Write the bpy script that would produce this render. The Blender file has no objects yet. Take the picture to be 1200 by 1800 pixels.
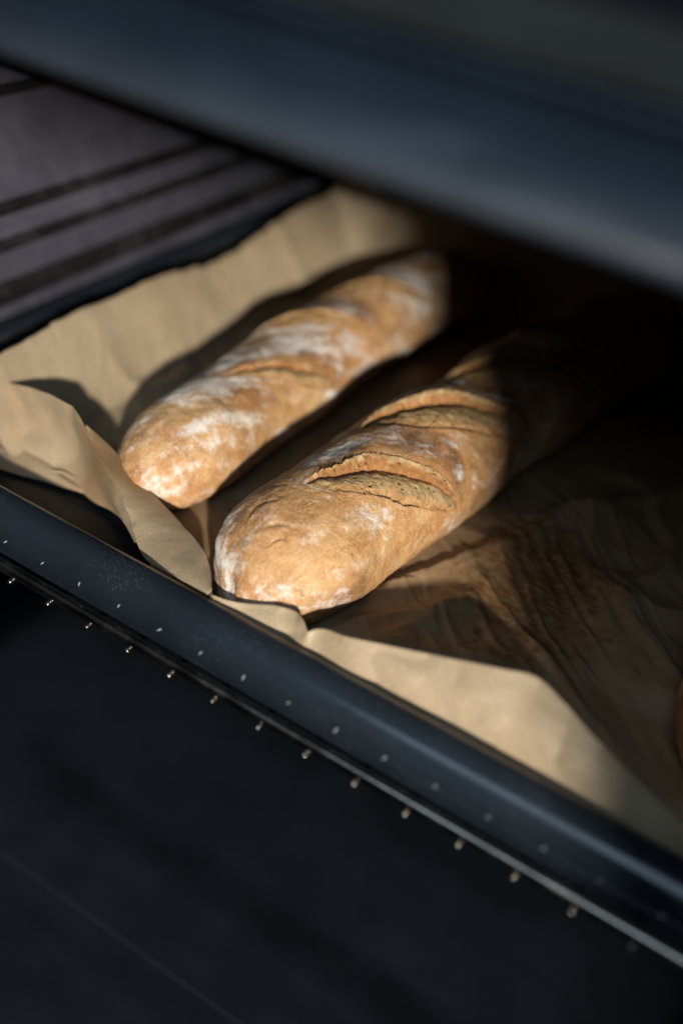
import bpy, bmesh, math, random
import numpy as np
from mathutils import Matrix, Vector

# ------------------------------------------------------------------ camera, world, lamps, exposure
sc = bpy.context.scene
R = math.radians
CAM = Vector((0.169, -0.2842, 0.3052))
AX = np.array([[0.84879572, -0.40743645, 0.33695899],      # world axes written in camera axes
               [0.51116935, 0.46952969, -0.71989428],
               [0.13509892, 0.78328629, 0.60680381]])
cd = bpy.data.cameras.new('camera'); cam = bpy.data.objects.new('camera', cd)
sc.collection.objects.link(cam); sc.camera = cam
m = Matrix(AX.tolist()).to_4x4(); m.translation = CAM; cam.matrix_world = m
cd.sensor_fit = 'VERTICAL'; cd.sensor_height = 36.0; cd.sensor_width = 24.0; cd.lens = 34.0
cd.clip_start = 0.01; cd.clip_end = 50
cd.dof.use_dof = True; cd.dof.focus_distance = 0.437; cd.dof.aperture_fstop = 2.05

w = bpy.data.worlds.new('World'); sc.world = w; w.use_nodes = True
bg = w.node_tree.nodes['Background']
bg.inputs[0].default_value = (0.75, 0.84, 1.0, 1); bg.inputs[1].default_value = 0.045


def lamp(name, kind, loc, target, energy, color, **kw):
    d = bpy.data.lights.new(name, kind); o = bpy.data.objects.new(name, d)
    sc.collection.objects.link(o); o.location = loc
    o.rotation_euler = (Vector(target) - Vector(loc)).to_track_quat('-Z', 'Y').to_euler()
    d.energy = energy; d.color = color
    for k, v in kw.items():
        setattr(d, k, v)
    return o


# low hard window light from the front right, and the cool soft light of the room from the front
KEY = Vector((math.sin(R(39)) * math.cos(R(21)), -math.cos(R(39)) * math.cos(R(21)), math.sin(R(21))))
T0 = Vector((-0.02, 0.06, 0.03))
lamp('window_light', 'SPOT', T0 + KEY * 3.0, T0, 680, (1.0, 0.945, 0.86),
     shadow_soft_size=0.055, spot_size=R(34), spot_blend=0.2)
lamp('room_light', 'AREA', (0.35, -1.6, 1.75), (0, 0, 0.1), 12, (0.58, 0.78, 1.0), shape='RECTANGLE', size=1.6, size_y=1.0)

sc.view_settings.view_transform = 'Standard'; sc.view_settings.look = 'None'
sc.view_settings.exposure = 0.0; sc.view_settings.gamma = 1.0
sc.view_settings.use_curve_mapping = False
sc.cycles.max_bounces = 8; sc.cycles.diffuse_bounces = 5


# ------------------------------------------------------------------ helpers
def at(px, py, ax, val):
    """where the sight line through a picture point meets the plane axis = val"""
    d = AX @ np.array([px - 600., 900. - py, -1700.])
    t = (val - CAM[ax]) / d[ax]
    return np.array(CAM) + t * d


def hash3(i, j, k, seed):
    n = (i * 374761393 + j * 668265263 + k * 2147483647 + seed * 974634777) & 0xFFFFFFFF
    n = ((n ^ (n >> 13)) * 1274126177) & 0xFFFFFFFF
    n = n ^ (n >> 16)
    return (n & 0xFFFFFF) / float(0xFFFFFF)


def vnoise(x, y, z=None, seed=0):
    x = np.asarray(x, float); y = np.asarray(y, float)
    z = np.zeros_like(x) if z is None else np.asarray(z, float)
    i, j, k = (np.floor(a).astype(np.int64) for a in (x, y, z))
    fx, fy, fz = x - i, y - j, z - k
    fx, fy, fz = (f * f * f * (f * (f * 6 - 15) + 10) for f in (fx, fy, fz))
    r = 0
    for a in (0, 1):
        for b in (0, 1):
            for c in (0, 1):
                r = r + hash3(i + a, j + b, k + c, seed) * (fx if a else 1 - fx) * (fy if b else 1 - fy) * (fz if c else 1 - fz)
    return r * 2 - 1


def fbm(x, y, z=None, seed=0, octv=4, gain=.5):
    s, a, t = 0, 1., 0
    for o in range(octv):
        k = 2.03 ** o
        s = s + a * vnoise(x * k, y * k, None if z is None else z * k, seed + o * 17); t += a; a *= gain
    return s / t


def sstep(a, b, x):
    t = np.clip((x - a) / (b - a), 0, 1)
    return t * t * (3 - 2 * t)


def crom(P, n):
    """Catmull-Rom through the rows of P, n samples, even in chord length"""
    P = np.asarray(P, float)
    d = np.r_[0, np.cumsum(np.linalg.norm(np.diff(P, axis=0), axis=1) + 1e-9)]
    u = np.linspace(0, d[-1], n)
    k = np.clip(np.searchsorted(d, u, side='right') - 1, 0, len(P) - 2)
    t = ((u - d[k]) / (d[k + 1] - d[k]))[:, None]
    T = np.gradient(P, d, axis=0) if len(P) > 2 else np.repeat((P[1:] - P[:1]) / d[-1], 2, 0)
    h = (d[k + 1] - d[k])[:, None]
    return ((2 * t**3 - 3 * t**2 + 1) * P[k] + (t**3 - 2 * t**2 + t) * h * T[k]
            + (-2 * t**3 + 3 * t**2) * P[k + 1] + (t**3 - t**2) * h * T[k + 1])


def grid_mesh(name, V, mask=None, close=False, attrs=None, smooth=True):
    """V is (n, m, 3); quads between neighbours, optionally wrapped along m, optionally only where mask is true"""
    n, mm = V.shape[:2]
    idx = np.arange(n * mm).reshape(n, mm)
    if close:
        idx = np.concatenate([idx, idx[:, :1]], 1)
    Q = np.stack([idx[:-1, :-1], idx[:-1, 1:], idx[1:, 1:], idx[1:, :-1]], -1)
    Q = Q[mask] if mask is not None else Q.reshape(-1, 4)
    used, inv = np.unique(Q, return_inverse=True)
    return raw_mesh(name, V.reshape(-1, 3)[used], inv.reshape(-1, 4),
                    {k: a.reshape(-1)[used] for k, a in (attrs or {}).items()}, smooth)


def raw_mesh(name, co, Q, attrs=None, smooth=True):
    me = bpy.data.meshes.new(name)
    nv, nf = len(co), len(Q)
    me.vertices.add(nv); me.vertices.foreach_set('co', np.ascontiguousarray(co, dtype=np.float32).ravel())
    me.loops.add(nf * 4); me.loops.foreach_set('vertex_index', np.ascontiguousarray(Q, dtype=np.int32).ravel())
    me.polygons.add(nf)
    me.polygons.foreach_set('loop_start', np.arange(0, nf * 4, 4, dtype=np.int32))
    me.polygons.foreach_set('loop_total', np.full(nf, 4, dtype=np.int32))
    me.update(calc_edges=True); me.validate()
    for k, a in (attrs or {}).items():
        t = me.attributes.new(k, 'FLOAT', 'POINT')
        t.data.foreach_set('value', np.ascontiguousarray(a, dtype=np.float32))
    if smooth:
        me.polygons.foreach_set('use_smooth', np.ones(nf, dtype=bool))
    return me


def link(name, me, mat, parent=None):
    o = bpy.data.objects.new(name, me); sc.collection.objects.link(o)
    if mat is not None and not me.materials:
        me.materials.append(mat)
    if parent is not None:
        o.parent = parent
        o.matrix_parent_inverse = parent.matrix_basis.inverted()
    return o


def empty(name, loc, label=None, cat=None, group=None):
    o = bpy.data.objects.new(name, None); sc.collection.objects.link(o); o.location = loc
    o.empty_display_size = .03
    tag(o, label, cat, group)
    return o


def tag(o, label=None, cat=None, group=None, kind=None):
    for k, v in (('label', label), ('category', cat), ('group', group), ('kind', kind)):
        if v:
            o[k] = v


def extrude_profile(name, prof, x0, x1, mat, parent, closed=True, nx=2, smooth=True, jitter=0):
    """sweep a profile of (y, z) points along x"""
    prof = np.asarray(prof, float); xs = np.linspace(x0, x1, nx)
    V = np.zeros((nx, len(prof), 3)); V[:, :, 0] = xs[:, None]; V[:, :, 1:] = prof[None]
    me = grid_mesh(name, V, close=closed, smooth=smooth)
    if closed:
        bm = bmesh.new(); bm.from_mesh(me)
        bmesh.ops.holes_fill(bm, edges=[e for e in bm.edges if e.is_boundary], sides=0)
        bmesh.ops.recalc_face_normals(bm, faces=bm.faces)
        bm.to_mesh(me); bm.free()
    return link(name, me, mat, parent)


def box_mesh(name, a, b, bevel=0.0, seg=2):
    bm = bmesh.new(); bmesh.ops.create_cube(bm, size=1)
    for v in bm.verts:
        for i in range(3):
            v.co[i] = a[i] + (v.co[i] + .5) * (b[i] - a[i])
    if bevel:
        bmesh.ops.bevel(bm, geom=bm.edges[:], offset=bevel, segments=seg, profile=.5, affect='EDGES')
    bmesh.ops.recalc_face_normals(bm, faces=bm.faces)
    me = bpy.data.meshes.new(name); bm.to_mesh(me); bm.free()
    return me


def tube(pts, r, n=14, cap=True):
    """tube along points; r scalar or list; returns mesh with rounded ends"""
    P = np.asarray(pts, float); k = len(P)
    r = np.full(k, r) if np.isscalar(r) else np.asarray(r, float)
    T = np.gradient(P, axis=0); T /= np.linalg.norm(T, axis=1)[:, None]
    up = np.array([0, 0, 1.]) if abs(T[0, 2]) < .9 else np.array([1., 0, 0])
    V = np.zeros((k, n, 3)); ang = np.linspace(0, 2 * np.pi, n, endpoint=False)
    for i in range(k):
        a = np.cross(T[i], up); a /= np.linalg.norm(a); b = np.cross(a, T[i])
        V[i] = P[i] + r[i] * (np.cos(ang)[:, None] * a + np.sin(ang)[:, None] * b)
    me = grid_mesh('tube', V, close=True)
    if cap:
        bm = bmesh.new(); bm.from_mesh(me)
        bmesh.ops.holes_fill(bm, edges=[e for e in bm.edges if e.is_boundary], sides=0)
        bmesh.ops.recalc_face_normals(bm, faces=bm.faces)
        bm.to_mesh(me); bm.free()
    return me


# ------------------------------------------------------------------ materials
class NT:
    def __init__(s, name):
        s.mat = bpy.data.materials.new(name); s.mat.use_nodes = True
        s.t = s.mat.node_tree; s.N = s.t.nodes; s.p = s.N['Principled BSDF']
        s.tc = s.N.new('ShaderNodeTexCoord')

    def link(s, a, b): s.t.links.new(a, b)

    def setp(s, **kw):
        for k, v in kw.items():
            i = s.p.inputs[k.replace('_', ' ')]
            if hasattr(v, 'is_output'): s.link(v, i)
            else: i.default_value = v

    def noise(s, scale, detail=4, rough=.55, dist=0, stretch=None, rot=None):
        n = s.N.new('ShaderNodeTexNoise'); n.inputs['Scale'].default_value = scale
        n.inputs['Detail'].default_value = detail; n.inputs['Roughness'].default_value = rough
        n.inputs['Distortion'].default_value = dist
        v = s.tc.outputs['Object']
        if stretch or rot:
            mp = s.N.new('ShaderNodeMapping'); s.link(v, mp.inputs['Vector'])
            if stretch: mp.inputs['Scale'].default_value = stretch
            if rot: mp.inputs['Rotation'].default_value = rot
            v = mp.outputs[0]
        s.link(v, n.inputs['Vector'])
        return n.outputs['Fac']

    def voro(s, scale, feature='F1', rand=1.0):
        n = s.N.new('ShaderNodeTexVoronoi'); n.feature = feature
        n.inputs['Scale'].default_value = scale; n.inputs['Randomness'].default_value = rand
        s.link(s.tc.outputs['Object'], n.inputs['Vector'])
        return n.outputs['Distance']

    def ramp(s, f, a, b, lo=0., hi=1.):
        n = s.N.new('ShaderNodeMapRange'); n.interpolation_type = 'SMOOTHSTEP'
        s.link(f, n.inputs['Value'])
        for k, v in zip(('From Min', 'From Max', 'To Min', 'To Max'), (a, b, lo, hi)): n.inputs[k].default_value = v
        return n.outputs[0]

    def math(s, op, a, b=None):
        n = s.N.new('ShaderNodeMath'); n.operation = op
        for i, v in enumerate((a, b)):
            if v is None: continue
            if hasattr(v, 'is_output'): s.link(v, n.inputs[i])
            else: n.inputs[i].default_value = v
        return n.outputs[0]

    def mix(s, f, a, b, blend='MIX'):
        n = s.N.new('ShaderNodeMix'); n.data_type = 'RGBA'; n.blend_type = blend
        for i, v in ((0, f), (6, a), (7, b)):
            if hasattr(v, 'is_output'): s.link(v, n.inputs[i])
            elif i == 0: n.inputs[0].default_value = v
            else: n.inputs[i].default_value = (*v, 1)
        return n.outputs[2]

    def attr(s, name):
        n = s.N.new('ShaderNodeAttribute'); n.attribute_name = name
        return n.outputs['Fac']

    def bump(s, h, strength=.3, dist=.001, nrm=None):
        n = s.N.new('ShaderNodeBump'); n.inputs['Strength'].default_value = strength
        n.inputs['Distance'].default_value = dist; s.link(h, n.inputs['Height'])
        if nrm is not None: s.link(nrm, n.inputs['Normal'])
        return n.outputs[0]


def enamel(name, col, rough=.25, dust=.5, tone=(.10, .11, .12)):
    t = NT(name)
    d = t.voro(900); sp = t.ramp(d, .10, .22, 1, 0)
    keep = t.ramp(t.noise(35, 3), .40, .72)
    n2 = t.ramp(t.noise(1400, 1), .74, .80)
    f = t.math('MULTIPLY', t.math('ADD', t.math('MULTIPLY', sp, keep), t.math('MULTIPLY', n2, .35)), dust)
    smear = t.ramp(t.noise(40, 5, .6, .8, stretch=(.25, 1, 1)), .42, .68)
    var = t.ramp(t.noise(22, 4), .3, .7)
    base = t.mix(var, col, tuple(c * 1.35 for c in col))
    t.setp(Base_Color=t.mix(f, base, tone), Roughness=t.math('ADD', t.math('ADD', t.math('MULTIPLY', smear, rough * .9), t.ramp(t.noise(30, 5), .25, .75, rough * .7, rough * 1.2)), t.math('MULTIPLY', f, .3)),
           IOR=1.5, Normal=t.bump(t.noise(260, 2), .05, .0006))
    return t.mat


def metal(name, col, rough):
    t = NT(name)
    sm = t.ramp(t.noise(60, 5), .35, .7)
    t.setp(Base_Color=t.mix(sm, col, tuple(c * .6 for c in col)), Metallic=1.0,
           Roughness=t.ramp(t.noise(90, 4), .3, .7, rough * .7, rough * 1.5), Normal=t.bump(t.noise(500, 2), .08, .0004))
    return t.mat


def paper_material():
    t = NT('parchment')
    st, toast_shade = t.attr('stain'), t.attr('toast_shade')
    fib = t.noise(1500, 3, .7); fib2 = t.noise(420, 4, .65); big = t.noise(38, 4, .6)
    c = t.mix(t.ramp(big, .3, .7), (.430, .325, .205), (.50, .39, .255))
    c = t.mix(t.math('MULTIPLY', t.ramp(fib, .42, .66), .45), c, (.22, .15, .085))
    c = t.mix(t.math('MULTIPLY', t.ramp(fib2, .5, .75), .28), c, (.56, .43, .27))
    c = t.mix(t.math('MULTIPLY', toast_shade, t.ramp(t.noise(26, 4), .2, .7, .6, 1)), c, (.255, .145, .064))  # browner floor sheet: toasting plus the tray's warm shade put into the colour
    stc = t.mix(t.ramp(t.noise(330, 4, .6, stretch=(.35, 1.3, 1), rot=(0, 0, R(45))), .38, .66), (.12, .052, .018), (.27, .14, .058))
    c = t.mix(t.ramp(t.math('ADD', st, t.math('MULTIPLY', t.math('SUBTRACT', t.noise(150, 5, .65), .5), 1.7)), .30, .80, 0, .85), c, stc)
    t.setp(Base_Color=c, Roughness=t.ramp(st, .2, .7, .55, .27), IOR=1.45,
           Normal=t.bump(t.noise(900, 4, .6), .22, .0004, t.bump(t.noise(110, 3), .18, .0012)))
    t.p.inputs['Coat Weight'].default_value = .12; t.p.inputs['Coat Roughness'].default_value = .35
    tr = t.N.new('ShaderNodeBsdfTranslucent'); t.link(c, tr.inputs['Color'])
    mx = t.N.new('ShaderNodeMixShader'); mx.inputs[0].default_value = .24
    t.link(t.p.outputs[0], mx.inputs[1]); t.link(tr.outputs[0], mx.inputs[2])
    t.link(mx.outputs[0], t.N['Material Output'].inputs['Surface'])
    return t.mat


def crust_material():
    t = NT('crust')
    fl, dk, er = t.attr('flour'), t.attr('brown'), t.attr('ear')
    big = t.noise(46, 5, .62, .4); mid = t.noise(190, 5, .65); fine = t.noise(900, 4, .7); grain = t.noise(2600, 2, .6)
    c = t.mix(t.ramp(big, .30, .68), (.54, .305, .118), (.37, .155, .045))
    c = t.mix(t.ramp(t.noise(17, 3, .5), .50, .66, 0, .75), c, (.46, .185, .045))
    c = t.mix(t.ramp(t.noise(21, 3, .5, stretch=(1, 1, 1.3)), .52, .68, 0, .75), c, (.62, .42, .205))
    c = t.mix(t.math('MULTIPLY', t.ramp(mid, .42, .70), .55), c, (.58, .36, .165))
    c = t.mix(t.math('MULTIPLY', dk, t.ramp(t.noise(75, 5), .25, .6)), c, (.13, .05, .018))
    c = t.mix(t.math('MULTIPLY', er, .85), c, (.30, .135, .045))
    c = t.mix(t.math('MULTIPLY', t.ramp(fine, .50, .70), .55), c, (.20, .082, .028))       # toasted freckles
    ck = t.N.new('ShaderNodeTexVoronoi'); ck.feature = 'DISTANCE_TO_EDGE'; ck.inputs['Scale'].default_value = 150
    wv = t.N.new('ShaderNodeVectorMath'); wv.operation = 'MULTIPLY_ADD'; nz = t.N.new('ShaderNodeTexNoise'); nz.inputs['Scale'].default_value = 120
    t.link(t.tc.outputs['Object'], nz.inputs['Vector']); t.link(nz.outputs['Color'], wv.inputs[0]); wv.inputs[1].default_value = (.008, .008, .008); t.link(t.tc.outputs['Object'], wv.inputs[2]); t.link(wv.outputs[0], ck.inputs['Vector'])
    crack = t.math('MULTIPLY', t.ramp(ck.outputs['Distance'], .0, .035, 1, 0), t.ramp(t.noise(60, 4), .52, .64))
    c = t.mix(t.math('MULTIPLY', crack, .7), c, (.10, .04, .014))
    # flour: thick where the attribute is high, dusty speckle elsewhere
    a = t.math('ADD', fl, t.math('MULTIPLY', t.math('SUBTRACT', t.noise(300, 6, .72), .5), 1.5))
    a = t.math('ADD', a, t.math('MULTIPLY', t.math('SUBTRACT', grain, .5), .9))
    fm = t.ramp(a, .42, 1.05, 0, .80)
    c = t.mix(fm, c, (.74, .70, .64))
    spk = t.math('MULTIPLY', t.ramp(t.voro(1100), .16, .30, 1, 0), t.ramp(t.noise(140, 4), .46, .62))
    c = t.mix(t.math('MULTIPLY', spk, .65), c, (.76, .67, .53))
    c = t.mix(t.ramp(t.noise(1700, 3, .75), .53, .70, 0, .62), c, (.70, .58, .42))
    t.setp(Base_Color=c, Roughness=t.ramp(fm, 0, .7, .52, .85), IOR=1.4,
           Normal=t.bump(t.math('SUBTRACT', fine, t.math('MULTIPLY', crack, .8)), .5, .0008, t.bump(mid, .5, .0020)))
    t.p.inputs['Subsurface Weight'].default_value = .05
    t.p.inputs['Subsurface Radius'].default_value = (.004, .002, .001)
    return t.mat


def crumb_material():
    t = NT('crumb')
    er, u = t.attr('ear'), t.attr('across'); n = t.noise(210, 6, .68, .6); n3 = t.noise(85, 4, .6, .5)
    c = t.mix(t.ramp(n, .34, .66), (.48, .335, .165), (.30, .185, .075))
    c = t.mix(t.ramp(n3, .46, .64, 0, .65), c, (.21, .135, .055))
    pit = t.math('MULTIPLY', t.ramp(t.voro(300), .12, .40, 1, 0), t.ramp(t.noise(160, 3), .45, .6))
    c = t.mix(t.math('MULTIPLY', pit, .6), c, (.13, .080, .032))
    skin = t.mix(t.ramp(t.noise(190, 5, .65), .36, .68), (.46, .265, .115), (.32, .155, .055))
    c = t.mix(t.ramp(t.math('ADD', u, t.math('MULTIPLY', t.math('SUBTRACT', n3, .5), .5)), .12, .34, 1, 0), c, skin)
    brn = t.mix(t.ramp(n, .3, .7), (.40, .175, .05), (.22, .088, .026))
    c = t.mix(t.ramp(t.math('ADD', er, t.math('MULTIPLY', t.math('SUBTRACT', n3, .5), .8)), .40, .85, 0, .9), c, brn)
    c = t.mix(t.ramp(t.noise(700, 4, .7), .56, .74, 0, .5), c, (.66, .53, .34))
    h = t.math('SUBTRACT', n, t.math('MULTIPLY', pit, .8))
    t.setp(Base_Color=c, Roughness=.7, IOR=1.4, Normal=t.bump(h, .8, .0022, t.bump(t.noise(1200, 3), .3, .0006)))
    return t.mat


ENAMEL = enamel('blue_black_enamel', (.010, .0145, .020), .13, .55, (.20, .21, .22))
FRAME = enamel('frame_enamel', (.075, .090, .112), .45, .2)
WALL = enamel('cavity_enamel', (.044, .044, .058), .55, .12)
FLOORM = enamel('cavity_floor_enamel', (.085, .082, .080), .36, .15)
PANM = enamel('pan_enamel', (.009, .011, .013), .42, .4)
GLINT = metal('glint_steel', (.62, .64, .66), .4)
GLINT.node_tree.nodes['Principled BSDF'].inputs['Metallic'].default_value = .25  # pale tone for the modelled reflections of the wire ends
PANEL = enamel('fascia_glass', (.16, .15, .12), .25, .1)
DOORM = enamel('door_enamel', (.030, .033, .031), .60, .05)
CHROME = metal('shelf_wire', (.36, .32, .275), .20)
PAPER = paper_material(); CRUST = crust_material(); CRUMB = crumb_material()

# ------------------------------------------------------------------ the oven
XL, XR, YF, YB, ZB, ZT = -.252, .272, -.062, .43, -.245, .274
oven = empty('oven', (.02, .1, ZB), 'dark enamelled built-in oven cavity with ribbed side walls and blue-black front frame', 'oven')


LEDGES = (.210, .147, .084, .065, -.075, -.170, -.195)


def wall_profile(sign, x):
    """side wall with pressed shelf ledges, each proud with a sharp underside: sweep along y"""
    z = np.linspace(ZB, ZT, 700); dx = np.zeros_like(z)
    for l in LEDGES:
        dx = np.maximum(dx, .0095 * sstep(l - .0006, l + .0006, z) * np.clip(1 - (z - l) / .017, 0, 1) ** .8)
    ys = np.linspace(YF, YB, 40)
    V = np.zeros((len(ys), len(z), 3)); V[:, :, 1] = ys[:, None]; V[:, :, 2] = z; V[:, :, 0] = x + sign * dx
    return V


for s, x in ((1, XL), (-1, XR)):
    link('side_wall', grid_mesh('side_wall', wall_profile(s, x)), WALL, oven)
RAILM = enamel('rail_enamel', (.006, .0055, .006), .55, .2)
for s_, x in ((1, XL), (-1, XR)):
    for z_, r_ in ((.147, .0027), (.084, .0040), (.063, .0040), (-.080, .0045), (-.172, .0050), (-.195, .0050)):
        link('shelf_rail', tube([(x + s_ * .0085, y, z_) for y in np.linspace(YF + .012, YB - .01, 10)], r_), RAILM, oven)
    a_, b_ = sorted((x + s_ * .0005, x + s_ * .0065))
    link('shelf_ledge', box_mesh('shelf_ledge', (a_, YF + .012, .024), (b_, YB - .01, .0365), .001), RAILM, oven)
link('back_wall', box_mesh('back_wall', (XL - .004, YB + .001, ZB - .004), (XR + .004, YB + .006, ZT + .004)), WALL, oven)
link('cavity_ceiling', box_mesh('cavity_ceiling', (XL - .004, YF, ZT + .001), (XR + .004, YB, ZT + .006)), WALL, oven)
# cavity floor with a pressed rounded-rectangle recess
gx, gy = np.meshgrid(np.linspace(XL, XR, 260), np.linspace(YF - .0, YB, 240), indexing='ij')
qx = np.abs(gx - .02) - .150; qy = np.abs(gy - .18) - .135
sd = np.hypot(np.maximum(qx, 0), np.maximum(qy, 0)) + np.minimum(np.maximum(qx, qy), 0) - .045
gz = ZB - .010 * sstep(.020, -.020, sd)
link('cavity_floor', grid_mesh('cavity_floor', np.stack([gx, gy, gz], -1)), FLOORM, oven)

# front frame: bevelled lower lip, recessed face, small step, then the glass fascia
lip = [(y_, .2230 + (z_ - .2085) * .72) for y_, z_ in ((-.052, .2105), (-.060, .2085), (-.0655, .2095), (-.0675, .2125), (-.0670, .2155), (-.0655, .2190), (-.0620, .2275), (-.0605, .2305),
       (-.0595, .2340), (-.0590, .2460), (-.0592, .2485), (-.0605, .2500), (-.0615, .2520), (-.0610, .2545), (-.052, .2545))]
extrude_profile('front_frame', lip, XL - .05, XR + .05, FRAME, oven)
link('control_panel', box_mesh('control_panel', (XL - .05, -.0600, .2575), (XR + .05, -.050, .40), .0015), PANEL, oven)
for s, x in ((-1, XL), (1, XR)):
    a, b = sorted((x + s * .006, x + s * .05))
    link('front_jamb', box_mesh('front_jamb', (a, YF - .003, ZB - .02), (b, YF + .012, 0.2215), .002), FRAME, oven)
door = link('door', box_mesh('door', (XL - .045, -.56, ZB - .065), (XR + .045, -.0621, ZB - .0010)), FLOORM, oven)
link('door_glass', box_mesh('door_glass', (XL + .03, -.53, ZB - .0008), (XR - .03, -.16, ZB - .0004)), DOORM, door)

# added boxes out of view, shaped to cut off the window light
P0 = Vector((.165, -.037, .06)); LP = T0 + KEY * 3.0
kd = (LP - P0); kd /= math.hypot(kd.x, kd.y)
e = P0 + kd * .62
skim = lambda z: z + (LP.z - z) * (.775 - .055) / (-.055 - LP.y)     # height at y = -.775 of a ray that meets z at the tray front
cut_z = skim(-.004); top_z = skim(.204)
blockers = empty('light_blockers', (e.x + .17, e.y, -.75), 'unseen added boxes that cut off the window light at the side, below and above', 'cupboard')
link('side_blocker', box_mesh('side_blocker', (e.x, e.y, -.75), (e.x + .35, e.y + .16, 1.2), .002), FRAME, blockers)
link('low_blocker', box_mesh('low_blocker', (-.8, -1.3, cut_z - .04), (e.x + .35, -.775, cut_z), .003), FRAME, blockers)
link('top_blocker', box_mesh('top_blocker', (-.8, -.775, top_z), (e.x + .35, -.750, top_z + .07), .003), FRAME, blockers)
link('low_blocker_base', box_mesh('low_blocker_base', (-.78, -1.28, -.75), (e.x + .34, -.80, cut_z - .041), .002), FRAME, blockers)

# ------------------------------------------------------------------ wire shelf
shelf = empty('wire_shelf', (.02, .15, -.004), 'thin steel wire oven shelf carrying the baking tray', 'oven shelf')
link('front_bar', tube([(x, -.0577, -.0012) for x in np.linspace(XL + .006, XR - .006, 30)], .0030), CHROME, shelf)
link('rear_bar', tube([(x, .405, -.0012) for x in np.linspace(XL + .006, XR - .006, 10)], .0030), CHROME, shelf)
for x in (XL + .008, XR - .008):
    link('side_bar', tube([(x, y, -.0012) for y in np.linspace(-.0577, .405, 12)], .0030), CHROME, shelf)
wire_me = tube([(0, -.0626, -.0042), (0, -.0623, -.0042), (0, -.0614, -.0042), (0, -.05, -.0042), (0, .20, -.0042), (0, .407, -.0042)],
               [.0003, .0010, .00140, .0015, .0015, .0015], 12)
for i in range(22):
    x = -.001 + .02265 * (i - 10)
    if XL + .012 < x < XR - .012:
        o = link('cross_wire', wire_me, CHROME, shelf); o.location.x = x - 0

# ------------------------------------------------------------------ baking tray
tray = empty('baking_tray', (.02, .17, 0), 'blue-black enamelled baking tray holding the baguettes on brown paper', 'baking tray')
TX0, TX1, TY0, TY1 = -.2440, .2645, -.0530, .394
prof = [  # (inset from the outer edge, z): outer skirt, rounded rim, inner wall, floor
    (.0028, -.0021), (.0016, -.0024), (.0008, -.0018), (.0004, .0006), (.0000, .0060), (.0002, .0105), (.0012, .0140), (.0030, .0168), (.0056, .0193), (.0085, .0210), (.0115, .0218),
    (.0140, .0219), (.0164, .0213), (.0178, .0203), (.0190, .0185), (.0212, .0130), (.0238, .0060), (.0255, .0022), (.0280, .0003), (.032, -.0003), (.038, -.0004)]
prof = crom([(a, b, 0) for a, b in prof], 56)[:, :2]


def rrect(inset, n=10, rad=.030):
    x0, x1, y0, y1 = TX0 + inset, TX1 - inset, TY0 + inset, TY1 - inset
    r = max(rad - inset * .6, .004); pts = []
    for cx, cy, a0 in ((x1 - r, y0 + r, -90), (x1 - r, y1 - r, 0), (x0 + r, y1 - r, 90), (x0 + r, y0 + r, 180)):
        for k in range(n + 1):
            a = R(a0 + 90 * k / n); pts.append((cx + r * math.cos(a), cy + r * math.sin(a)))
    return pts


V = np.zeros((len(prof), 44, 3))
for i, (ins, z) in enumerate(prof):
    V[i, :, :2] = rrect(ins); V[i, :, 2] = z
# finer along the long sides is not needed: the sides are straight
k = int(np.argmin(np.abs(prof[:, 0] - .0178)))
link('rim', grid_mesh('rim', V[:k + 1], close=True), ENAMEL, tray)
rim = bpy.data.objects['rim']; random.seed(4)
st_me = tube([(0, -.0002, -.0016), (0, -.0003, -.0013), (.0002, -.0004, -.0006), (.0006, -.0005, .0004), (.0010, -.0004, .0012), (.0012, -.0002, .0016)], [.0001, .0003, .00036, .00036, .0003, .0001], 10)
for i in range(21):      # added bright dashes standing in for wire ends mirrored in the skirt
    o = link('wire_glint', st_me, GLINT, rim); o.location = (.008 + .0220 * (i - 10) + random.uniform(-.0003, .0003), TY0 - .0001, .0088 + random.uniform(-.0003, .0003)); o.scale = (random.uniform(.6, 1.0),) * 3; o.rotation_euler.y = random.uniform(-.2, .5)
pan_me = grid_mesh('pan', V[k:], close=True)
bm = bmesh.new(); bm.from_mesh(pan_me); bm.verts.ensure_lookup_table()
lo = min(v.co.z for v in bm.verts)
bmesh.ops.holes_fill(bm, edges=[e_ for e_ in bm.edges if e_.is_boundary and all(abs(v.co.z - lo) < 1e-5 for v in e_.verts)], sides=0)
bm.to_mesh(pan_me); bm.free()
link('pan', pan_me, PANM, tray)

# ------------------------------------------------------------------ parchment paper
paper_parts = []   # (V, stain, faces kept)


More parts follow.
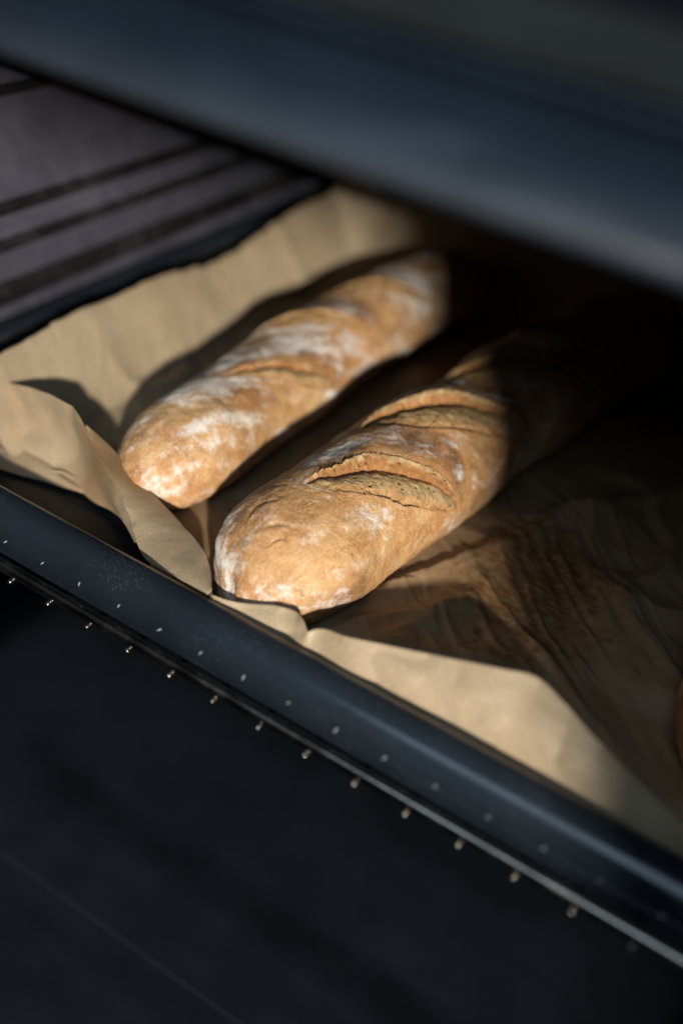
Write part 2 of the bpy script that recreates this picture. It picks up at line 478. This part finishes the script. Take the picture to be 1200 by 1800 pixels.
def wrinkle(x, y):
    z = .0014 + .0016 * (fbm(x * 26, y * 26, seed=3, octv=3) + .3)
    z += .0032 * (1 - np.abs(fbm(x * 17 + 3, y * 13, seed=8, octv=2)) * 3.2).clip(0)
    # fan of soft folds spreading from the tip of the front loaf
    for (x0, y0, x1, y1, h, wd) in ((.030, -.004, .066, .078, .0035, .0060), (.045, .000, .086, .056, .0040, .0070), (.062, .004, .118, .028, .0050, .0080),
                                    (.066, .078, .108, .170, .0030, .0090), (.118, .120, .200, .050, .0060, .0120), (.100, .150, .160, .24, .006, .012),
                                    (.140, .100, .205, .125, .005, .010), (.120, .045, .175, .010, .0050, .0075), (.072, .13, .12, .165, .003, .007)):
        dx, dy = x1 - x0, y1 - y0; L = math.hypot(dx, dy)
        u = ((x - x0) * dx + (y - y0) * dy) / L / L; d = ((x - x0) * -dy + (y - y0) * dx) / L
        d = d + .003 * fbm(x * 60, y * 60, seed=21, octv=2)
        z += h * np.exp(-np.abs(d / wd) ** 1.3) * sstep(-.25, .2, u) * sstep(1.25, .8, u)
    # the crusted tent-shaped crease
    P = np.array([(.058, .055), (.072, .075), (.089, .115), (.100, .148)])
    best = np.full(x.shape, 9.); sgn = np.zeros_like(x); uu = np.zeros_like(x)
    for i in range(3):
        a, b = P[i], P[i + 1]; dx, dy = b - a; L2 = dx * dx + dy * dy
        u = np.clip(((x - a[0]) * dx + (y - a[1]) * dy) / L2, 0, 1)
        ex, ey = x - a[0] - u * dx, y - a[1] - u * dy; d = np.hypot(ex, ey)
        c = d < best; best = np.where(c, d, best); sgn = np.where(c, np.sign(ex * dy - ey * dx), sgn); uu = np.where(c, (i + u) / 3, uu)
    width = np.where(sgn > 0, .048, .012)
    tent = np.clip(1 - best / width, 0, 1) ** 1.25
    z += .0065 * tent * (.35 + .65 * sstep(0, .8, uu))
    st = np.clip(.95 - np.hypot((x - .106) / .046, (y - .088) / .064) * .62, 0, 1)
    # crossways striations and little steps
    ca, sa = math.cos(R(-45)), math.sin(R(-45)); p = x * ca + y * sa; q = -x * sa + y * ca
    rid = 1 - np.abs(fbm(p * 22, q * 105, seed=31, octv=2)) * 2.6
    z += (.25 + st) * .0026 * rid.clip(0) + st * .0006 * fbm(x * 130, y * 130, seed=37, octv=2)
    return z, st


nx, ny = 430, 400
gx, gy = np.meshgrid(np.linspace(-.187, .243, nx), np.linspace(-.022, .386, ny), indexing='ij')
gz, st = wrinkle(gx, gy)
lw = sstep(0, 1, np.clip((-.147 - gx) / .046, 0, 1)) ** .9
wav = .0045 * fbm(gx * 8, gy * 9, seed=51, octv=2)
gz = gz * (1 - lw * .7) + .0405 * lw + wav * lw * 1.2
bw = np.clip((gy - .340) / .046, 0, 1) ** 1.4; gz = np.maximum(gz, gz * .6 + .046 * bw)
rw = np.clip((gx - .214) / .03, 0, 1) ** 1.3; gz = gz + .026 * rw
# wavy cut edges on the left
edge = sstep(-.160, -.187, gx)
jag = .0016 * (np.floor(vnoise(gy * 9, gy * 0 + .5, seed=61) * 2.2) / 2) + .0004 * vnoise(gy * 120, gy * 0, seed=62)
gx2 = gx + edge * jag; gz = gz + edge * (-jag * 1.1)
gz = np.maximum(gz, .0007)
yfront = np.interp(gx, [-.19, -.153, -.106, -.085, -.062, -.048, -.042], [-.004, -.001, .008, .004, -.006, -.016, -.03])
paper_parts.append((np.stack([gx2, np.maximum(gy, np.minimum(yfront, .02)), gz], -1), st))


def loft(rows, n, m, amp=0., seed=0, freq=40.):
    rr = np.stack([crom(r, n) for r in rows])          # (k, n, 3)
    V = np.stack([crom(rr[:, i], m) for i in range(n)])  # (n, m, 3)
    if amp:
        nv = np.cross(np.gradient(V, axis=0), np.gradient(V, axis=1)); nv /= np.linalg.norm(nv, axis=-1, keepdims=True) + 1e-9
        V = V + nv * (amp * 1.3 * (.5 - np.abs(fbm(V[..., 0] * freq * .6 + 9, (V[..., 1] + V[..., 2]) * freq * .6, seed=seed + 3, octv=2)) * 2.2))[..., None]
        V = V + nv * (amp * .6 * fbm(V[..., 0] * freq, V[..., 2] * freq + V[..., 1] * freq, seed=seed, octv=3))[..., None]
    return V


def curve(pts):   # (px, py, y) -> world points at depth y
    return [at(px, py, 1, y) for px, py, y in pts]


# front flap standing above the rim, falling to the right
topD = curve([(372, 1046, -.0338), (430, 1060, -.0285), (490, 1066, -.0252), (522, 1076, -.0235), (534, 1093, -.0270), (540, 1112, -.0295), (552, 1107, -.0275),
              (610, 1119, -.0265), (700, 1138, -.0215), (790, 1156, -.0165), (880, 1174, -.0120), (945, 1190, -.0090), (985, 1228, -.0115), (1040, 1290, -.0175), (1120, 1372, -.026), (1210, 1465, -.0305)])
rowsD = []
tD = np.array(topD); bx = tD[:, 0]
for f_ in (0, .35, .7, 1.0):
    r_ = tD.copy(); g_ = f_ ** .45; r_[:, 1] = tD[:, 1] * (1 - g_) + g_ * (-.0325); r_[:, 2] = tD[:, 2] * (1 - f_) + f_ * .006
    r_[:, 0] = bx + f_ * .0015
    rowsD.append(r_)
foot = tD.copy(); foot[:, 0] = bx; foot[:, 1] = -.0200; foot[:, 2] = .0016; rowsD.append(foot)
VD = loft(rowsD, 220, 44, .0011, 5, 55)
paper_parts.append((VD, np.zeros(VD.shape[:2])))

# front-left corner: low upright sheet with a twisted fold that runs down to the rim
A_top = curve([(-70, 655, .025), (0, 669, .0215), (60, 684, .0175), (108, 704, .0130), (136, 726, .0105), (152, 752, .0085), (168, 786, .0050), (204, 850, -.0030), (226, 905, -.0120), (240, 952, -.0220)])
A_mid = curve([(-70, 705, .0205), (0, 722, .0195), (52, 742, .0190), (96, 768, .0172), (122, 792, .0145), (142, 815, .0110), (160, 838, .0065), (188, 872, .0000), (212, 910, -.0093), (238, 954, -.0205)])
A_bot = curve([(-70, 752, .0090), (0, 775, .0075), (45, 793, .0075), (90, 818, .0070), (122, 843, .0055), (146, 866, .0025), (168, 884, .0000), (196, 898, -.0025), (218, 918, -.0085), (236, 956, -.0198)])
VA = loft([A_top, A_mid, A_bot], 150, 50, .0008, 11, 60); paper_parts.append((VA, np.zeros(VA.shape[:2])))
B_l = curve([(150, 748, .0089), (168, 786, .0052), (204, 850, -.0028), (226, 905, -.0118), (240, 952, -.0220), (254, 980, -.0270), (290, 1004, -.0310), (330, 1026, -.0330), (366, 1045, -.0345)])
B_r = curve([(152, 747, .0091), (178, 770, .0125), (228, 822, .0120), (275, 873, .0065), (314, 915, .0000), (346, 950, -.0080), (362, 975, -.0150), (370, 1003, -.0230), (371, 1036, -.0335)])
B_m = [(np.array(a) + np.array(b)) / 2 + np.array((0, -.0035, .001)) * math.sin(math.pi * i / 8) for i, (a, b) in enumerate(zip(B_l, B_r))]
VB = loft([B_l, B_m, B_r], 150, 36, .0006, 15, 70); paper_parts.append((VB, np.zeros(VB.shape[:2])))
# inner side of the fold going down to the floor behind the ribbon
B_in = [np.array(p) * np.array((1, 1, 0)) + np.array((-.003, .006, .0016)) for p in B_r]
B_h = [np.array(p) * np.array((1, 1, .45)) + np.array((-.001, .002, .0)) for p in B_r]
VI = loft([B_r, B_h, B_in], 110, 26, .0004, 16, 60); paper_parts.append((VI, np.zeros(VI.shape[:2])))
# lower layer under the corner, its edge lying on the tray floor
C_top = curve([(-70, 747, .0110), (0, 770, .0095), (45, 788, .0095), (90, 813, .0090), (122, 838, .0075), (146, 860, .0050), (168, 880, .0025)])
C_bot = [at(px, py, 2, .0016) for px, py in ((-70, 802), (0, 824), (40, 836), (80, 847), (112, 858), (136, 864), (160, 872))]
VC = loft([C_top, [(a + b) / 2 + np.array((0, 0, .0015)) for a, b in zip(C_top, C_bot)], C_bot], 90, 34, .0007, 19, 60); paper_parts.append((VC, np.zeros(VC.shape[:2])))

co, Q, S, off = [], [], [], 0
T = []
for V_, s_ in paper_parts:
    n_, m_ = V_.shape[:2]; idx = np.arange(n_ * m_).reshape(n_, m_) + off
    Q.append(np.stack([idx[:-1, :-1], idx[:-1, 1:], idx[1:, 1:], idx[1:, :-1]], -1).reshape(-1, 4))
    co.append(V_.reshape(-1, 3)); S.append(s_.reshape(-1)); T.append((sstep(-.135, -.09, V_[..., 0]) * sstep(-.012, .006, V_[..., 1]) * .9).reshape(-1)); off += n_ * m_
pm = raw_mesh('parchment_paper', np.concatenate(co), np.concatenate(Q), {'stain': np.concatenate(S), 'toast_shade': np.concatenate(T)})
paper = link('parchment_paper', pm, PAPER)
tag(paper, 'creased brown baking parchment lining the dark tray under the baguettes', 'parchment')
sol = paper.modifiers.new('thickness', 'SOLIDIFY'); sol.thickness = .00025; sol.offset = 1


# ------------------------------------------------------------------ baguettes
def baguette(label, axis, hw, hh, cuts, seed, nu=620, nv=300, creases=(), tip=.055, tail=.06, flour_bias=0., shade=0., lean=0.):
    """axis: (x, y) points on the paper; hw, hh: half width and height; cuts in (s along, t round from the top, + to the right) metres"""
    root = empty('baguette', (axis[0][0], axis[0][1], .002), label, 'bread', 'baguettes on the tray')
    A = crom([(a[0], a[1], 0) for a in axis], 800)
    L = np.r_[0, np.cumsum(np.linalg.norm(np.diff(A, axis=0), axis=1))]; Lt = L[-1]
    e = np.linspace(0, 1, nu); s = Lt * (e + .018 * np.sin(2 * np.pi * e) * -1)      # denser at the ends
    s = Lt * np.clip(np.where(e < .5, .5 * (2 * e) ** 1.12, 1 - .5 * (2 - 2 * e) ** 1.12), 0, 1)
    cx = np.interp(s, L, A[:, 0]); cy = np.interp(s, L, A[:, 1])
    tx, ty = np.gradient(cx, s), np.gradient(cy, s); nrm = np.hypot(tx, ty); tx /= nrm; ty /= nrm
    th = np.linspace(0, 2 * np.pi, nv, endpoint=False) + np.pi * 1.5                     # 0 = right, pi/2 = top
    endp = lambda q, ln, p: np.clip(1 - np.clip(1 - q / ln, 0, 1) ** p, 0, 1) ** (1 / 2.05)
    prof_ = np.minimum(endp(s, tip, 2.15), endp(Lt - s, tail, 2.2)); prof_ = np.maximum(prof_, .012)
    und = 1 + .035 * np.sin(s * 55 + seed) + .03 * vnoise(s * 26, s * 0 + seed, seed=seed)
    W = hw * prof_ * und; H = hh * (prof_ ** .8) * (1 + .03 * np.sin(s * 47 + seed * 2))
    c, sn = np.cos(th), np.sin(th)
    zc = .40
    zz = np.where(sn > 0, zc + (1 - zc) * np.abs(sn) ** .92, zc - zc * np.abs(sn) ** .55)
    xx = np.sign(c) * np.abs(c) ** .93
    # lateral right = (ty, -tx)
    lat = xx[None] * W[:, None]; up = zz[None] * H[:, None]
    B = np.stack([cx[:, None] + lat * ty[:, None] + 0 * up, cy[:, None] - lat * tx[:, None], up], -1)
    dS = np.gradient(B, axis=0); dT = np.gradient(B, axis=1)
    N = np.cross(dT, dS); N /= np.linalg.norm(N, axis=-1, keepdims=True) + 1e-12
    ctr = np.stack([cx, cy, .45 * H], -1)[:, None]
    N *= np.sign(np.sum(N * (B - ctr), -1, keepdims=True))
    SS = np.repeat(s[:, None], nv, 1); ang = (th + np.pi) % (2 * np.pi) - np.pi           # -pi..pi, 0 right
    tang = np.where(ang > -np.pi / 2, np.pi / 2 - ang, np.pi / 2 - ang - 2 * np.pi)       # angle from top, + right
    TT = tang[None] * np.full_like(SS, hw * .92)
    x, y, z = B[..., 0], B[..., 1], B[..., 2]
    topw = sstep(-.2, .5, sn)[None] * np.ones_like(SS)
    disp = .0016 * fbm(x * 38, y * 38, z * 38, seed, 3) + .0005 * fbm(x * 190, y * 190, z * 190, seed + 5, 3)
    disp += .0012 * fbm(SS * 30 + TT * 60, TT * 18 - SS * 6, None, seed + 9, 2) * topw       # rolled, spiral skin
    flour = .29 + flour_bias + .50 * fbm(x * 34, y * 34, z * 50, seed + 2, 4) + .42 * fbm(SS * 20 + TT * 30, TT * 130 - SS * 75, None, seed + 4, 4) + .40 * fbm(x * 120, y * 120, z * 120, seed + 6, 3)
    flour += .16 * sstep(.010, -.030, TT) - .25 * sstep(-.3, -.9, sn)[None]
    flour += .05 * sstep(.075, .02, SS)
    brown = sstep(.05, .5, fbm(x * 24, y * 24, z * 24, seed + 3, 3)) * .55 + .42 * sstep(.015, -.03, TT) + shade
    uat = np.zeros_like(SS); ear = np.zeros_like(SS); slide = np.zeros_like(SS); cid = np.full(SS.shape, -1)
    for q, (s0, t0, s1, t1, wn, wf, hgt) in enumerate(cuts):
        dx, dy = s1 - s0, t1 - t0; ln = math.hypot(dx, dy); ux, uy = dx / ln, dy / ln
        # across direction points towards the far end (+s)
        vx, vy = (-uy, ux) if -uy > 0 else (uy, -ux)
        mx, my = (s0 + s1) / 2, (t0 + t1) / 2
        wob = .0036 * fbm(SS * 42, TT * 42, None, seed + 30 + q, 4) + .0004 * fbm(SS * 420, TT * 420, None, seed + 40 + q, 2)
        a = ((SS - mx) * ux + (TT - my) * uy) / (ln / 2); b = (SS - mx) * vx + (TT - my) * vy + wob
        b = b + .0035 * (a * a - .4)                                       # the far lip bows
        env = np.clip(1 - a * a, 0, 1); near = -wn * env ** .9; far = wf * env ** .75
        ins = (b > near) & (b < far) & (np.abs(a) < 1)
        u = np.clip((b - near) / np.maximum(far - near, 1e-5), 0, 1)
        e5 = env ** .6
        # pale torn dough rises from a thin crack at the near edge up to the lifted lip
        crk = sstep(-.3, .5, fbm(a * 2.2 + q, b * 0 + q * 3.1, None, seed + 61, 2) + .5 * a)
        crumbh = -.0026 * e5 * crk * np.exp(-(u / .09) ** 2) + e5 * .0020 * np.sin(np.clip(u / .72, 0, 1) * np.pi) \
            + .0011 * fbm(x * 300, y * 300, z * 300, seed + 50, 3) * e5 * sstep(0, .15, u) \
            - .0030 * e5 * np.exp(-((u - .80) / .09) ** 2) + hgt * e5 * sstep(.80, .97, u)
        back = np.exp(-np.clip(b - far, 0, 1) / .017) * (1 - .25 * np.exp(-np.clip(b - far, 0, 1) / .0012))
        endm = sstep(1.12, .82, np.abs(a))
        rise = hgt * back * (env ** .6) * (b >= far)
        nearb = .0010 * np.exp(-np.clip(near - b, 0, 1) / .004) * env ** .5 * (b <= near)
        disp = np.where(ins, disp * .4 + crumbh, disp + rise + nearb)
        u2 = u + .07 * fbm(x * 160, y * 160, z * 160, seed + 55, 3)
        ear = np.where(ins, np.maximum(ear, sstep(.58, .72, u2) * (1 - .62 * sstep(.86, .97, u2))), ear)  # browned groove: baked colour plus the shade under the lip, as colour
        uat = np.where(ins, u, uat)
        lipm = np.exp(-np.clip(b - far, 0, 1) / .0030) * sstep(.05, .35, env) * (b >= far)
        ear = np.maximum(ear, .45 * lipm)
        nl = np.exp(-np.clip(near - b, 0, 1) / .004) * (b <= near) * sstep(.0, .2, env)
        strk = fbm(a * 2.5, b * 420, None, seed + 70 + q, 3)
        flour = flour - .45 * lipm + (.42 + .45 * strk) * np.exp(-((b - far - .010) / .008) ** 2) * sstep(0, .3, env) + .10 * nl
        brown = np.maximum(brown, .95 * np.exp(-((b - far - .012) / .011) ** 2) * sstep(0, .3, env))
        slide = slide - .0050 * env ** .6 * np.exp(-np.abs(b - far) / .0045)
        cid = np.where(ins, q, cid)
    for (s0, t0, s1, t1, dp, wd) in creases:
        dx, dy = s1 - s0, t1 - t0; ln = math.hypot(dx, dy); ux, uy = dx / ln, dy / ln
        a = ((SS - (s0 + s1) / 2) * ux + (TT - (t0 + t1) / 2) * uy) / (ln / 2)
        b = (SS - (s0 + s1) / 2) * -uy + (TT - (t0 + t1) / 2) * ux + .0012 * fbm(SS * 120, TT * 120, None, seed + 77, 2) - .003 * a * a
        k_ = np.clip(1 - a * a, 0, 1)
        disp = disp - dp * np.exp(-(b / wd) ** 2) * k_ + dp * .35 * np.exp(-((b - 2.2 * wd) / (1.6 * wd)) ** 2) * k_
        brown = brown + .5 * np.exp(-(b / wd) ** 2) * k_
    keepend = sstep(.012, .2, prof_)[:, None]
    disp = disp * keepend * (sstep(-1.0, -.55, sn)[None])
    Sd = dS / (np.linalg.norm(dS, axis=-1, keepdims=True) + 1e-12)
    Vb = B + N * disp[..., None] + Sd * (slide * keepend)[..., None]
    Vb[..., 2] = np.maximum(Vb[..., 2], 0) + .0020
    at_ = {'flour': np.clip(flour, 0, 1.2), 'brown': np.clip(brown, 0, 1), 'ear': np.clip(ear, 0, 1), 'across': uat}
    cc = np.concatenate([cid, cid[:, :1]], 1)
    fc = np.maximum(np.maximum(cc[:-1, :-1], cc[:-1, 1:]), np.maximum(cc[1:, 1:], cc[1:, :-1]))
    fmin = np.minimum(np.minimum(cc[:-1, :-1], cc[:-1, 1:]), np.minimum(cc[1:, 1:], cc[1:, :-1]))
    fc = np.where(fmin < 0, -1, fc)
    link('crust', grid_mesh('crust', Vb, fc < 0, True, at_), CRUST, root)
    for q in range(len(cuts)):
        if (fc == q).any():
            link('score_opening', grid_mesh('score_opening', Vb, fc == q, True, at_), CRUMB, root)
    return root


# cuts: s0, t0 (left end), s1, t1 (right end), near width, far width, lip height
baguette('front baguette in the middle, sharply lit, with deep scored openings and floured crust',
         [(.006, -.026), (.012, .02), (.020, .08), (.030, .16), (.045, .26), (.066, .38)], .0365, .0505,
         [(.049, -.007, .116, .048, .0070, .0185, .0052), (.106, -.018, .192, .036, .0090, .0180, .0055),
          (.182, -.020, .262, .032, .008, .015, .0055), (.262, -.02, .335, .03, .007, .014, .005)], 7,
         creases=((.016, .001, .022, .009, .0012, .0007), (.020, -.006, .028, .005, .0009, .0008), (.020, -.020, .036, -.010, .0006, .0012)))
baguette('rear left baguette beside the upright paper edge, pale floury end, softly out of focus',
         [(-.080, .003), (-.079, .05), (-.080, .12), (-.080, .20), (-.075, .28), (-.060, .372)], .0308, .0440,
         [(.080, -.004, .148, .042, .005, .009, .0026), (.132, -.022, .200, .028, .004, .010, .0032), (.202, -.022, .268, .026, .004, .010, .0030)], 19,
         flour_bias=.19, tip=.072)
baguette('dim baguette tip at the right edge of the picture, in shadow',
         [(.2105, .010), (.2122, .05), (.216, .14), (.214, .24), (.212, .34)], .030, .048,
         [(.10, -.02, .11, .026, .007, .009, .005), (.18, -.02, .19, .026, .007, .009, .005)], 31, nu=260, nv=140)
